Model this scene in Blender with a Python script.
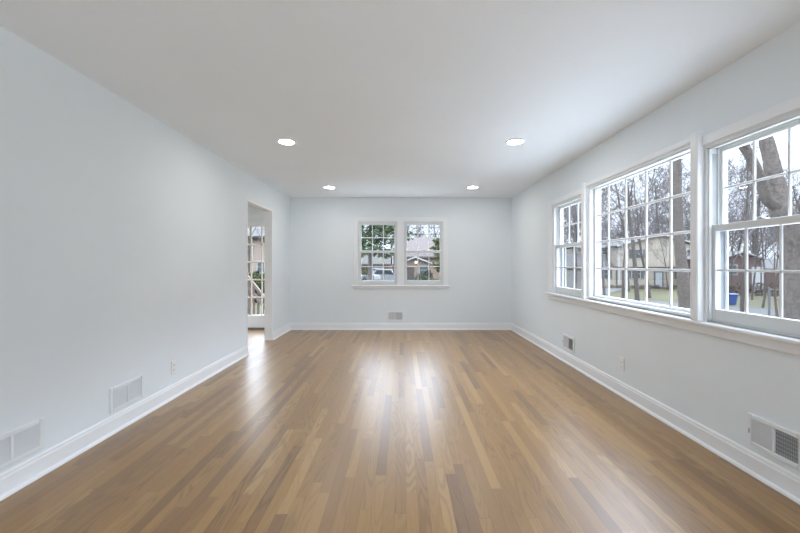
import bpy, math, random
from mathutils import Vector, Matrix

# ------------------------------------------------------------------ scene, camera, sky, exposure
scene = bpy.context.scene
COL = scene.collection
for o in list(bpy.data.objects):
    bpy.data.objects.remove(o)

F = 378.0                 # focal length in pixels of the 800 px frame
CX, CY = 402.3, 264.5     # vanishing point of the room
EYE = 1.205               # camera height
XL, XR = -2.075, 2.022    # left and right wall faces
D = 6.987                 # back wall face
H = 2.44                  # ceiling
REAR = -4.2               # wall behind the camera

cam_d = bpy.data.cameras.new('camera')
cam = bpy.data.objects.new('camera', cam_d)
COL.objects.link(cam)
cam.location = (0, 0, EYE)
cam.rotation_euler = (math.pi / 2, 0, 0)
cam_d.sensor_width = 36.0
cam_d.lens = F / 800 * 36.0
cam_d.shift_x = -(CX - 400) / 800
cam_d.shift_y = -(266.5 - CY) / 800
cam_d.clip_start = 0.05
cam_d.clip_end = 400
scene.camera = cam

scene.view_settings.view_transform = 'Standard'
scene.view_settings.look = 'None'
scene.view_settings.gamma = 1.0
scene.view_settings.use_curve_mapping = False
scene.view_settings.exposure = 0.07

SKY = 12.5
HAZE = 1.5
LAMP = 128.0
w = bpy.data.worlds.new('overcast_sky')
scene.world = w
w.use_nodes = True
nt = w.node_tree
nt.nodes.clear()
bg = nt.nodes.new('ShaderNodeBackground')
out = nt.nodes.new('ShaderNodeOutputWorld')
tc = nt.nodes.new('ShaderNodeTexCoord')
nz = nt.nodes.new('ShaderNodeTexNoise')
nz.inputs['Scale'].default_value = 2.5
nz.inputs['Detail'].default_value = 4
rp = nt.nodes.new('ShaderNodeValToRGB')
rp.color_ramp.elements[0].position = 0.3
rp.color_ramp.elements[0].color = (0.70, 0.80, 1.0, 1)
rp.color_ramp.elements[1].position = 0.7
rp.color_ramp.elements[1].color = (0.82, 0.90, 1.0, 1)
nt.links.new(tc.outputs['Generated'], nz.inputs['Vector'])
nt.links.new(nz.outputs['Fac'], rp.inputs['Fac'])
nt.links.new(rp.outputs['Color'], bg.inputs['Color'])
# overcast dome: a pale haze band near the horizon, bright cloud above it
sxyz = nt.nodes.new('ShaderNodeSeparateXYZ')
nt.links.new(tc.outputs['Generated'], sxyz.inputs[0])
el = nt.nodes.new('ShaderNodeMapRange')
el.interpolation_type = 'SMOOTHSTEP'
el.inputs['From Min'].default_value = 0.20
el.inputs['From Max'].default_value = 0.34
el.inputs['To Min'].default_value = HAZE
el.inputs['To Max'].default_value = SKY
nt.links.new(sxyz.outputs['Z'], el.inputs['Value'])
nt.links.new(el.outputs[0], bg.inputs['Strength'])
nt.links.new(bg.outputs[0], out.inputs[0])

scene.cycles.max_bounces = 14
scene.cycles.diffuse_bounces = 10
scene.cycles.transparent_max_bounces = 24
scene.cycles.sample_clamp_indirect = 6.0


def at(x, y, z):
    """the point at depth z that the photograph shows at pixel x, y"""
    return Vector(((x - CX) * z / F, z, EYE + (CY - y) * z / F))


# ------------------------------------------------------------------ materials
MATS = {}


def mat(name, col, rough=0.6, var=0.06, scale=6.0, bump=0.0, metal=0.0, spec=0.5, emit=None, es=0.0):
    """plain procedural material: a noise drifting around one colour"""
    if name in MATS:
        return MATS[name]
    m = bpy.data.materials.new(name)
    m.use_nodes = True
    t = m.node_tree
    b = t.nodes['Principled BSDF']
    b.inputs['Roughness'].default_value = rough
    b.inputs['Metallic'].default_value = metal
    b.inputs['Specular IOR Level'].default_value = spec
    c = t.nodes.new('ShaderNodeTexCoord')
    n = t.nodes.new('ShaderNodeTexNoise')
    n.inputs['Scale'].default_value = scale
    n.inputs['Detail'].default_value = 5
    r = t.nodes.new('ShaderNodeValToRGB')
    r.color_ramp.elements[0].position = 0.3
    r.color_ramp.elements[1].position = 0.7
    r.color_ramp.elements[0].color = (*[max(0, x * (1 - var)) for x in col], 1)
    r.color_ramp.elements[1].color = (*[min(1, x * (1 + var)) for x in col], 1)
    t.links.new(c.outputs['Object'], n.inputs['Vector'])
    t.links.new(n.outputs['Fac'], r.inputs['Fac'])
    t.links.new(r.outputs['Color'], b.inputs['Base Color'])
    if bump:
        bp = t.nodes.new('ShaderNodeBump')
        bp.inputs['Strength'].default_value = bump
        bp.inputs['Distance'].default_value = 0.02
        t.links.new(n.outputs['Fac'], bp.inputs['Height'])
        t.links.new(bp.outputs['Normal'], b.inputs['Normal'])
    if emit:
        b.inputs['Emission Color'].default_value = (*emit, 1)
        b.inputs['Emission Strength'].default_value = es
    MATS[name] = m
    return m


def striped(name, col, dark, period, axis='Z', width=0.08, rough=0.7, var=0.05):
    """siding, shingle or brick courses: thin darker joints repeating along one axis"""
    m = mat(name, col, rough, var, 3.0)
    t = m.node_tree
    b = t.nodes['Principled BSDF']
    src = b.inputs['Base Color'].links[0].from_socket
    c = t.nodes.new('ShaderNodeTexCoord')
    s = t.nodes.new('ShaderNodeSeparateXYZ')
    t.links.new(c.outputs['Object'], s.inputs[0])
    d = t.nodes.new('ShaderNodeMath'); d.operation = 'DIVIDE'; d.inputs[1].default_value = period
    f = t.nodes.new('ShaderNodeMath'); f.operation = 'FRACT'
    l = t.nodes.new('ShaderNodeMath'); l.operation = 'LESS_THAN'; l.inputs[1].default_value = width
    t.links.new(s.outputs[axis], d.inputs[0]); t.links.new(d.outputs[0], f.inputs[0]); t.links.new(f.outputs[0], l.inputs[0])
    mx = t.nodes.new('ShaderNodeMix'); mx.data_type = 'RGBA'
    t.links.new(l.outputs[0], mx.inputs['Factor'])
    t.links.new(src, mx.inputs['A'])
    mx.inputs['B'].default_value = (*dark, 1)
    t.links.new(mx.outputs['Result'], b.inputs['Base Color'])
    return m


def brick_mat(name, c1, c2, mortar):
    m = bpy.data.materials.new(name)
    m.use_nodes = True
    t = m.node_tree
    b = t.nodes['Principled BSDF']
    b.inputs['Roughness'].default_value = 0.85
    c = t.nodes.new('ShaderNodeTexCoord')
    mp = t.nodes.new('ShaderNodeMapping')
    mp.inputs['Rotation'].default_value = (math.pi / 2, 0, 0)
    k = t.nodes.new('ShaderNodeTexBrick')
    k.inputs['Color1'].default_value = (*c1, 1)
    k.inputs['Color2'].default_value = (*c2, 1)
    k.inputs['Mortar'].default_value = (*mortar, 1)
    k.inputs['Scale'].default_value = 1.0
    k.inputs['Brick Width'].default_value = 0.22
    k.inputs['Row Height'].default_value = 0.075
    k.inputs['Mortar Size'].default_value = 0.008
    t.links.new(c.outputs['Object'], mp.inputs[0])
    t.links.new(mp.outputs[0], k.inputs['Vector'])
    t.links.new(k.outputs['Color'], b.inputs['Base Color'])
    return m


def glass_mat():
    m = bpy.data.materials.new('window_glass')
    m.use_nodes = True
    t = m.node_tree
    t.nodes.clear()
    o = t.nodes.new('ShaderNodeOutputMaterial')
    mx = t.nodes.new('ShaderNodeMixShader')
    tr = t.nodes.new('ShaderNodeBsdfTransparent')
    tr.inputs['Color'].default_value = (0.93, 0.95, 0.95, 1)
    gl = t.nodes.new('ShaderNodeBsdfGlossy')
    gl.inputs['Roughness'].default_value = 0.02
    fr = t.nodes.new('ShaderNodeFresnel')
    ge = t.nodes.new('ShaderNodeNewGeometry')
    io = t.nodes.new('ShaderNodeMix')           # the same reflectance from either side of the thin pane
    io.inputs['A'].default_value = 1.42
    io.inputs['B'].default_value = 1 / 1.42
    t.links.new(ge.outputs['Backfacing'], io.inputs['Factor'])
    t.links.new(io.outputs['Result'], fr.inputs['IOR'])
    t.links.new(fr.outputs[0], mx.inputs[0])
    t.links.new(tr.outputs[0], mx.inputs[1])
    t.links.new(gl.outputs[0], mx.inputs[2])
    t.links.new(mx.outputs[0], o.inputs[0])
    return m


def screen_mat():
    """fine grey insect mesh: mostly open, thin threads"""
    m = bpy.data.materials.new('insect_screen')
    m.use_nodes = True
    t = m.node_tree
    t.nodes.clear()
    o = t.nodes.new('ShaderNodeOutputMaterial')
    mx = t.nodes.new('ShaderNodeMixShader')
    mx.inputs[0].default_value = 0.20
    tr = t.nodes.new('ShaderNodeBsdfTransparent')
    df = t.nodes.new('ShaderNodeBsdfDiffuse')
    df.inputs['Color'].default_value = (0.10, 0.10, 0.105, 1)
    t.links.new(tr.outputs[0], mx.inputs[1])
    t.links.new(df.outputs[0], mx.inputs[2])
    t.links.new(mx.outputs[0], o.inputs[0])
    return m


def oak_mat():
    """narrow oak strip flooring running away from the camera, satin varnish"""
    m = bpy.data.materials.new('oak_strip_floor')
    m.use_nodes = True
    t = m.node_tree
    N = t.nodes.new
    L = t.links.new
    b = t.nodes['Principled BSDF']

    def math_(op, a, bb=None, c=None):
        n = N('ShaderNodeMath'); n.operation = op
        for i, v in enumerate((a, bb, c)):
            if v is None:
                continue
            if isinstance(v, (int, float)):
                n.inputs[i].default_value = v
            else:
                L(v, n.inputs[i])
        return n.outputs[0]

    tc_ = N('ShaderNodeTexCoord')
    sp = N('ShaderNodeSeparateXYZ')
    L(tc_.outputs['Object'], sp.inputs[0])
    X, Y = sp.outputs['X'], sp.outputs['Y']
    u = math_('DIVIDE', math_('ADD', X, 20.0), 0.0572)
    row = math_('FLOOR', u)
    fu = math_('FRACT', u)
    wn = N('ShaderNodeTexWhiteNoise'); wn.noise_dimensions = '1D'
    L(row, wn.inputs['W'])
    ln = math_('ADD', math_('MULTIPLY', wn.outputs['Value'], 0.8), 0.70)     # strip length
    v = math_('ADD', math_('DIVIDE', math_('ADD', Y, 20.0), ln), math_('MULTIPLY', wn.outputs['Value'], 37.7))
    seg = math_('FLOOR', v)
    fv = math_('FRACT', v)
    cb = N('ShaderNodeCombineXYZ')
    L(row, cb.inputs[0]); L(seg, cb.inputs[1])
    w2 = N('ShaderNodeTexWhiteNoise'); w2.noise_dimensions = '2D'
    L(cb.outputs[0], w2.inputs['Vector'])
    rnd = w2.outputs['Value']
    w3 = N('ShaderNodeSeparateColor'); L(w2.outputs['Color'], w3.inputs[0])
    # plank base colour
    r = N('ShaderNodeValToRGB')
    e = r.color_ramp.elements
    stops = [(0.0, (0.20, 0.105, 0.043)), (0.12, (0.27, 0.142, 0.046)), (0.5, (0.32, 0.173, 0.055)),
             (0.86, (0.365, 0.206, 0.068)), (1.0, (0.41, 0.245, 0.095))]
    e[0].position, e[0].color = stops[0][0], (*stops[0][1], 1)
    e[1].position, e[1].color = stops[-1][0], (*stops[-1][1], 1)
    for p, c in stops[1:-1]:
        x = e.new(p); x.color = (*c, 1)
    L(rnd, r.inputs['Fac'])
    # cathedral grain: rings of a stretched noise, shifted plank by plank
    off = N('ShaderNodeCombineXYZ')
    L(math_('ADD', math_('MULTIPLY', X, 9.0), math_('MULTIPLY', w3.outputs[0], 50.0)), off.inputs[0])
    L(math_('ADD', math_('MULTIPLY', Y, 1.1), math_('MULTIPLY', w3.outputs[1], 50.0)), off.inputs[1])
    g = N('ShaderNodeTexNoise'); g.inputs['Scale'].default_value = 1.0; g.inputs['Detail'].default_value = 1.5
    L(off.outputs[0], g.inputs['Vector'])
    rings = math_('SINE', math_('MULTIPLY', g.outputs['Fac'], 85.0))
    rings = math_('MULTIPLY_ADD', rings, 0.5, 0.5)
    rings = math_('POWER', rings, 2.0)
    fine = N('ShaderNodeTexNoise'); fine.inputs['Scale'].default_value = 1.0; fine.inputs['Detail'].default_value = 3
    fo = N('ShaderNodeCombineXYZ')
    L(math_('MULTIPLY', X, 420.0), fo.inputs[0]); L(math_('MULTIPLY', Y, 14.0), fo.inputs[1])
    L(fo.outputs[0], fine.inputs['Vector'])
    amt = math_('MULTIPLY', w3.outputs[2], 0.30)
    grain = math_('SUBTRACT', 1.0, math_('MULTIPLY', rings, amt))
    grain = math_('MULTIPLY', grain, math_('MULTIPLY_ADD', fine.outputs['Fac'], 0.30, 0.85))
    # seams
    seam_u = math_('MINIMUM', fu, math_('SUBTRACT', 1.0, fu))
    su = math_('GREATER_THAN', seam_u, 0.012)
    fvl = math_('MULTIPLY', fv, ln)
    sv = math_('GREATER_THAN', fvl, 0.0016)
    seam = math_('MULTIPLY', su, sv)
    sm = math_('MULTIPLY_ADD', seam, 0.45, 0.55)
    tot = math_('MULTIPLY', grain, sm)
    mul = N('ShaderNodeVectorMath'); mul.operation = 'SCALE'
    L(r.outputs['Color'], mul.inputs[0]); L(tot, mul.inputs['Scale'])
    L(mul.outputs[0], b.inputs['Base Color'])
    wear = N('ShaderNodeTexNoise'); wear.inputs['Scale'].default_value = 1.3; wear.inputs['Detail'].default_value = 4
    L(tc_.outputs['Object'], wear.inputs['Vector'])
    L(math_('MULTIPLY_ADD', wear.outputs['Fac'], 0.10, 0.31), b.inputs['Roughness'])
    b.inputs['Specular IOR Level'].default_value = 0.5
    b.inputs['Coat Weight'].default_value = 0.5
    b.inputs['Coat Roughness'].default_value = 0.31
    bp = N('ShaderNodeBump'); bp.inputs['Strength'].default_value = 0.12; bp.inputs['Distance'].default_value = 0.002
    hgt = math_('ADD', math_('MULTIPLY', rnd, 0.3), math_('MULTIPLY', seam, 0.8))
    L(hgt, bp.inputs['Height'])
    L(bp.outputs['Normal'], b.inputs['Normal'])
    return m


M_WALL = mat('wall_paint', (0.80, 0.855, 0.89), 0.75, 0.012, 1.5, spec=0.3)
M_CEIL = mat('ceiling_paint', (0.87, 0.92, 0.955), 0.85, 0.01, 1.2, spec=0.2)
M_TRIM = mat('trim_paint', (0.86, 0.88, 0.90), 0.40, 0.01, 4.0)
M_SASH = mat('sash_paint', (0.72, 0.745, 0.745), 0.45, 0.012, 5.0)
M_VINYL = mat('vinyl_white', (0.72, 0.74, 0.75), 0.35, 0.01, 5.0)
M_CREAM = mat('cream_paint', (0.84, 0.78, 0.64), 0.5, 0.02, 5.0)
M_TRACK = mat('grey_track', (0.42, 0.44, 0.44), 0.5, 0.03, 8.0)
M_JAMB_DARK = mat('darkened_jamb_paint', (0.30, 0.315, 0.335), 0.5, 0.03, 8.0)  # outer jamb colour darkened so the sky light does not turn it white
M_OAK = oak_mat()
M_GLASS = glass_mat()
M_SCREEN = screen_mat()
M_REG = mat('register_enamel', (0.80, 0.83, 0.85), 0.4, 0.01, 9.0)
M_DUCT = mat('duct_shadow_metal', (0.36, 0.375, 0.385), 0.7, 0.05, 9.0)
M_BLADE = mat('register_blade_enamel', (0.74, 0.76, 0.78), 0.45, 0.02, 9.0)
M_PLATE = mat('outlet_plastic', (0.82, 0.83, 0.84), 0.35, 0.01, 9.0)
M_SLOT = mat('outlet_slot', (0.06, 0.06, 0.06), 0.6, 0.02, 9.0)
M_THRESH = mat('threshold_metal', (0.18, 0.15, 0.12), 0.5, 0.05, 9.0)


# ------------------------------------------------------------------ mesh building
class MB:
    def __init__(self, fn=None):
        self.v, self.f = [], []
        self.fn = fn

    def add(self, pts, faces):
        b = len(self.v)
        for p in pts:
            p = Vector(p)
            self.v.append(tuple(self.fn(p)) if self.fn else tuple(p))
        self.f += [tuple(i + b for i in q) for q in faces]

    def box(self, x0, x1, y0, y1, z0, z1, bev=0.0):
        if x0 > x1: x0, x1 = x1, x0
        if y0 > y1: y0, y1 = y1, y0
        if z0 > z1: z0, z1 = z1, z0
        if bev <= 0:
            p = [(x, y, z) for x in (x0, x1) for y in (y0, y1) for z in (z0, z1)]
            self.add(p, [(0, 1, 3, 2), (4, 6, 7, 5), (0, 4, 5, 1), (2, 3, 7, 6), (0, 2, 6, 4), (1, 5, 7, 3)])
            return self
        b = min(bev, (x1 - x0) * .45, (y1 - y0) * .45, (z1 - z0) * .45)
        # chamfered box: three points at every corner
        pts, idx = [], {}
        for i, x in enumerate((x0, x1)):
            for j, y in enumerate((y0, y1)):
                for k, z in enumerate((z0, z1)):
                    sx, sy, sz = (1, -1)[i] * b, (1, -1)[j] * b, (1, -1)[k] * b
                    idx[i, j, k] = len(pts)
                    pts += [(x, y + sy, z + sz), (x + sx, y, z + sz), (x + sx, y + sy, z)]
        I = lambda i, j, k, a: idx[i, j, k] + a
        fs = []
        for i in (0, 1):
            fs.append([I(i, 0, 0, 0), I(i, 1, 0, 0), I(i, 1, 1, 0), I(i, 0, 1, 0)])
            fs.append([I(0, i, 0, 1), I(1, i, 0, 1), I(1, i, 1, 1), I(0, i, 1, 1)])
            fs.append([I(0, 0, i, 2), I(1, 0, i, 2), I(1, 1, i, 2), I(0, 1, i, 2)])
        for j in (0, 1):
            for k in (0, 1):
                fs.append([I(0, j, k, 1), I(1, j, k, 1), I(1, j, k, 2), I(0, j, k, 2)])
                fs.append([I(j, 0, k, 0), I(j, 1, k, 0), I(j, 1, k, 2), I(j, 0, k, 2)])
                fs.append([I(j, k, 0, 0), I(j, k, 1, 0), I(j, k, 1, 1), I(j, k, 0, 1)])
        for i in (0, 1):
            for j in (0, 1):
                for k in (0, 1):
                    fs.append([I(i, j, k, 0), I(i, j, k, 1), I(i, j, k, 2)])
        self.add(pts, fs)
        return self

    def prism(self, poly, axis, a, b):
        """extrude a 2-D polygon along an axis; poly lists the two other coordinates in xyz order"""
        n = len(poly)
        pts = []
        for t in (a, b):
            for p, q in poly:
                pts.append({'x': (t, p, q), 'y': (p, t, q), 'z': (p, q, t)}[axis])
        fs = [tuple(range(n)), tuple(range(n, 2 * n))]
        fs += [(i, (i + 1) % n, n + (i + 1) % n, n + i) for i in range(n)]
        self.add(pts, fs)
        return self

    def tube(self, pts, radii, sides=8, cap=True):
        pts = [Vector(p) for p in pts]
        rings = []
        prev = None
        for i, p in enumerate(pts):
            d = (pts[min(i + 1, len(pts) - 1)] - pts[max(i - 1, 0)])
            if d.length < 1e-9:
                d = Vector((0, 0, 1))
            d.normalize()
            if prev is None:
                a = d.cross(Vector((0, 0, 1)) if abs(d.z) < .9 else Vector((1, 0, 0))).normalized()
            else:
                a = (prev - d * prev.dot(d))
                a = a.normalized() if a.length > 1e-6 else d.orthogonal().normalized()
            prev = a
            c = d.cross(a)
            r = radii[i] if isinstance(radii, (list, tuple)) else radii
            rings.append([p + (a * math.cos(2 * math.pi * k / sides) + c * math.sin(2 * math.pi * k / sides)) * r
                          for k in range(sides)])
        P = [q for ring in rings for q in ring]
        fs = []
        for i in range(len(pts) - 1):
            for k in range(sides):
                fs.append((i * sides + k, i * sides + (k + 1) % sides, (i + 1) * sides + (k + 1) % sides, (i + 1) * sides + k))
        if cap:
            fs.append(tuple(range(sides)))
            fs.append(tuple(range((len(pts) - 1) * sides, len(pts) * sides)))
        self.add(P, fs)
        return self

    def lathe(self, prof, centre, sides=32):
        c = Vector(centre)
        P, fs = [], []
        n = len(prof)
        for k in range(sides):
            a = 2 * math.pi * k / sides
            for r, z in prof:
                P.append(c + Vector((r * math.cos(a), r * math.sin(a), z)))
        for k in range(sides):
            for i in range(n - 1):
                fs.append((k * n + i, ((k + 1) % sides) * n + i, ((k + 1) % sides) * n + i + 1, k * n + i + 1))
        self.add(P, fs)
        return self

    def mesh(self, name, m, smooth=False, fix=True):
        me = bpy.data.meshes.new(name)
        me.from_pydata(self.v, [], self.f)
        if fix:
            import bmesh
            bm = bmesh.new(); bm.from_mesh(me)
            bmesh.ops.recalc_face_normals(bm, faces=bm.faces)
            bm.to_mesh(me); bm.free()
        me.materials.append(m)
        if smooth:
            for p in me.polygons:
                p.use_smooth = True
        me.update()
        return me

    def build(self, name, m, parent=None, smooth=False, fix=True):
        o = bpy.data.objects.new(name, self.mesh(name, m, smooth, fix))
        COL.objects.link(o)
        if parent is not None:
            o.parent = parent
            o.matrix_parent_inverse = Matrix.Identity(4)
            wm = Matrix.Identity(4)
            q = parent
            while q is not None:
                wm = q.matrix_basis @ wm
                q = q.parent
            o.matrix_basis = wm.inverted()
        return o


def empty(name, loc=(0, 0, 0), parent=None):
    o = bpy.data.objects.new(name, None)
    o.empty_display_size = 0.1
    COL.objects.link(o)
    o.location = loc
    if parent is not None:
        o.parent = parent
    return o


def tag(o, label, cat, group=None, kind=None):
    o['label'] = label
    o['category'] = cat
    if group: o['group'] = group
    if kind: o['kind'] = kind
    return o


def struct(o, label, cat):
    o['kind'] = 'structure'
    o['label'] = label
    o['category'] = cat
    return o


def dup(root, loc, rz=0.0, scale=1.0):
    r = root.copy()
    COL.objects.link(r)
    r.location = loc
    r.rotation_euler = (0, 0, rz)
    r.scale = (scale, scale, scale)
    for ch in list(root.children):
        c = ch.copy(); COL.objects.link(c); c.parent = r
        for g in list(ch.children):
            k = g.copy(); COL.objects.link(k); k.parent = c
    return r


right = lambda p: Vector((XR + p.y, p.x, p.z))      # (along, outward, up) on the window wall
back = lambda p: Vector((p.x, D + p.y, p.z))        # the same on the back wall
left = lambda p: Vector((XL - p.y, p.x, p.z))       # the same on the left wall


def wall(mb, u0, u1, z0, z1, d0, d1, holes):
    us = sorted({u0, u1, *[h[0] for h in holes], *[h[1] for h in holes]})
    for a, b in zip(us, us[1:]):
        col = sorted([(h[2], h[3]) for h in holes if h[0] < (a + b) / 2 < h[1]])
        z = z0
        for h0, h1 in col:
            if h0 > z: mb.box(a, b, d0, d1, z, h0)
            z = h1
        if z < z1: mb.box(a, b, d0, d1, z, z1)


# ------------------------------------------------------------------ room shell
WT = 0.14
SILL, HEAD = 0.825, 2.0
# openings on the window wall: along = depth from the camera
R_NEAR = (1.80, 2.535, SILL, HEAD)
R_PIC = (2.60, 4.14, SILL, 2.055)
R_FAR = (4.25, 5.09, SILL, HEAD)
B_L = (-0.82, -0.095, SILL, HEAD)
B_R = (0.03, 0.755, SILL, HEAD)
DOORX = (-3.14, -2.28, 0.0, 2.06)        # french door of the next room
OPEN = (5.05, 6.025, 0.0, 2.065)         # doorway in the left wall
NX = -5.6                                # far side of the next room
NY = 3.4                                 # near side of the next room

fl = MB().box(NX - .12, XR + WT, REAR - .12, D + WT, -0.2, 0.0).build('floor', M_OAK)
struct(fl, 'brown oak strip floor with a satin shine', 'floor')
ce = MB().box(NX - .12, XR + WT, REAR - .12, D + WT, H, H + .15).build('ceiling', M_CEIL)
struct(ce, 'flat white ceiling with round recessed lights', 'ceiling')

FILL_GL_RIGHT = (-3.6, -.2, .10, 2.10)            # unseen glazing added behind the viewpoint to let in more daylight
m = MB(right); wall(m, REAR - .12, D + WT, 0, H, 0, WT, [R_NEAR, R_PIC, R_FAR, FILL_GL_RIGHT])
struct(m.build('wall_right', M_WALL), 'pale grey wall on the right with three windows', 'wall')
m = MB(back); wall(m, NX - .12, XR, 0, H, 0, WT, [B_L, B_R, DOORX])
struct(m.build('wall_back', M_WALL), 'pale grey wall at the far end with a double window', 'wall')
m = MB(left); wall(m, REAR, D, 0, H, 0, 0.112, [OPEN])
struct(m.build('wall_left', M_WALL), 'long pale grey wall on the left with a doorway', 'wall')
rearf = lambda p: Vector((p.x, REAR - p.y, p.z))
FILL_GL_REAR = (-1.75, 1.75, .05, 2.15)         # unseen wide glazing added at the rear as a daylight source
m = MB(rearf); wall(m, NX - .12, XR, 0, H, 0, .12, [FILL_GL_REAR])
struct(m.build('wall_rear', M_WALL), 'pale grey wall behind the viewpoint', 'wall')
sidef = lambda p: Vector((NX - p.y, p.x, p.z))
FILL_WIN_SIDE = (4.3, 6.3, .5, 2.1)  # unseen window added to brighten the next room
m = MB(sidef); wall(m, REAR, D, 0, H, 0, .12, [FILL_WIN_SIDE]); m.fn = None; m.box(NX - .12, XL - .112, NY - .1, NY, 0, H)
struct(m.build('wall_side', M_WALL), 'pale grey walls of the next room', 'wall')


# baseboards: board with an eased cap and a shoe moulding
def base_profile():
    return [(0, 0), (-.030, 0), (-.030, .006), (-.026, .014), (-.019, .019), (-.014, .021), (-.014, .098), (-.010, .106),
            (-.010, .116), (-.004, .126), (0, .126)]


def baseboard(name, fn, a, b, label):
    m = MB(fn)
    m.prism(base_profile(), 'x', a, b)
    struct(m.build(name, M_TRIM), label, 'baseboard')


baseboard('baseboard_right', right, REAR, D - .030, 'white baseboard along the window wall')
baseboard('baseboard_back', back, XL, XR, 'white baseboard along the far wall')
baseboard('baseboard_left', left, REAR, OPEN[0], 'white baseboard along the long left wall')
baseboard('baseboard_corner', left, OPEN[1], D - .030, 'short white baseboard between doorway and far corner')
m = MB(back)
m.prism(base_profile(), 'x', NX, DOORX[0] - .07); m.prism(base_profile(), 'x', DOORX[1] + .07, XL - .112)
struct(m.build('baseboard_side', M_TRIM), 'white baseboard of the next room', 'baseboard')

# doorway lining (thin painted jamb and head with a slim edge bead)
m = MB(left)
m.box(OPEN[0] - .0, OPEN[0] + .014, -.004, .116, 0, OPEN[3])
m.box(OPEN[1] - .014, OPEN[1], -.004, .116, 0, OPEN[3])
m.box(OPEN[0], OPEN[1], -.004, .116, OPEN[3] - .014, OPEN[3])
m.box(OPEN[0] - .018, OPEN[0], -.004, 0, 0, OPEN[3] + .018)
m.box(OPEN[1], OPEN[1] + .018, -.004, 0, 0.127, OPEN[3] + .018)
m.box(OPEN[0], OPEN[1], -.004, 0, OPEN[3], OPEN[3] + .018)
struct(m.build('trim_1', M_TRIM), 'white painted lining of the doorway in the left wall', 'door lining')


# ------------------------------------------------------------------ windows
def sash(name, fn, u0, u1, z0, z1, d0, d1, stile, bot, top, cols, rows, parent, bar=0.015, meet=None, colpos=None, m_=None):
    g = MB(fn)
    g.box(u0, u0 + stile, d0, d1, z0, z1, .003)
    g.box(u1 - stile, u1, d0, d1, z0, z1, .003)
    g.box(u0 + stile, u1 - stile, d0, d1, z0, z0 + bot, .003)
    g.box(u0 + stile, u1 - stile, d0, d1, z1 - top, z1, .003)
    s = g.build(name, m_ or M_SASH, parent)
    a0, a1, b0, b1 = u0 + stile, u1 - stile, z0 + bot, z1 - top
    dm = (d0 + d1) / 2
    k = MB(fn)
    us = colpos or [a0 + (a1 - a0) * i / cols for i in range(1, cols)]
    for u in us:
        k.box(u - bar / 2, u + bar / 2, dm - .009, dm + .006, b0, b1, .004)
    for i in range(1, rows):
        z = b0 + (b1 - b0) * i / rows
        k.box(a0, a1, dm - .0085, dm + .0055, z - bar / 2, z + bar / 2, .004)
    k.build('muntins', m_ or M_VINYL, s)
    p = MB(fn)
    p.add([(a0, dm + .002, b0), (a1, dm + .002, b0), (a1, dm + .002, b1), (a0, dm + .002, b1)], [(0, 1, 2, 3)])
    p.build('glass_panes', M_GLASS, s)
    return s


def frame(fn, op, parent, t=.022, d0=0.0, d1=None, m_=None):
    u0, u1, z0, z1 = op
    d1 = d1 or WT + .005
    f = MB(fn)
    f.box(u0, u0 + t, d0, .078, z0, z1)
    f.box(u1 - t, u1, d0, .078, z0, z1)
    f.box(u0 + t, u1 - t, d0, .078, z1 - t, z1)
    f.box(u0 + t, u1 - t, d0 + .028, .078, z0 - .01, z0 + .012)
    j = MB(fn)
    j.box(u0, u0 + t, .078, d1, z0, z1)
    j.box(u1 - t, u1, .078, d1, z0, z1)
    j.box(u0 + t, u1 - t, .078, d1, z1 - t, z1)
    j.box(u0 + t, u1 - t, .078, d1 + .03, z0 - .01, z0 + .012)
    j.build('jamb_liner', M_JAMB_DARK, parent)['label'] = 'outer window jamb darkened against sky glare'
    # inner stops and parting beads
    for a, b in ((.010, .028), (.068, .078)):
        f.box(u0 + t, u0 + t + .012, a, b, z0 + .013, z1 - t)
        f.box(u1 - t - .012, u1 - t, a, b, z0 + .013, z1 - t)
        f.box(u0 + t, u1 - t, a, b, z1 - t - .012, z1 - t)
    return f.build('window_frame', m_ or M_SASH, parent)


def double_hung(name, fn, op, label):
    u0, u1, z0, z1 = op
    w_ = empty(name)
    struct(w_, label, 'window')
    frame(fn, op, w_)
    t = .024
    zm = 1.445
    # lower sash inside, upper sash outside
    lo = sash('lower_sash', fn, u0 + t, u1 - t, z0 + .013, zm + .020, .030, .066, .031, .075, .042, 3, 2, w_)
    up = sash('upper_sash', fn, u0 + t, u1 - t, zm - .020, z1 - .024, .079, .112, .031, .042, .030, 3, 2, w_)
    # sash lock on the meeting rail
    c = (u0 + u1) / 2
    k = MB(fn)
    k.box(c - .028, c + .028, .034, .060, zm + .020, zm + .026, .002)
    k.box(c - .010, c + .022, .026, .052, zm + .026, zm + .036, .003)
    k.build('sash_lock', M_VINYL, lo)
    # side tracks beside the upper part of the lower sash run
    tr = MB(fn)
    for a in (u0 + .022, u1 - .026):
        tr.box(a, a + .004, .030, .067, zm + .022, z1 - .06)
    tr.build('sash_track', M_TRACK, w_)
    # outer half screen
    sc = MB(fn)
    a0, a1 = u0 + .024, u1 - .024
    for p in ((a0, a0 + .018, z0 + .013, zm + .01), (a1 - .018, a1, z0 + .013, zm + .01)):
        sc.box(p[0], p[1], .120, .130, p[2], p[3])
    sc.box(a0 + .018, a1 - .018, .120, .130, z0 + .013, z0 + .031)
    sc.box(a0 + .018, a1 - .018, .120, .130, zm - .008, zm + .01)
    s = sc.build('screen_frame', M_VINYL, w_)
    q = MB(fn)
    q.add([(a0 + .018, .125, z0 + .031), (a1 - .018, .125, z0 + .031), (a1 - .018, .125, zm - .008), (a0 + .018, .125, zm - .008)], [(0, 1, 2, 3)])
    q.build('screen_mesh', M_SCREEN, s)
    return w_


double_hung('window_1', right, R_NEAR, 'white double-hung window nearest on the right wall')
double_hung('window_3', right, R_FAR, 'white double-hung window farthest on the right wall')
double_hung('window_4', back, B_L, 'left white double-hung window in the far wall')
double_hung('window_5', back, B_R, 'right white double-hung window in the far wall')

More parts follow.
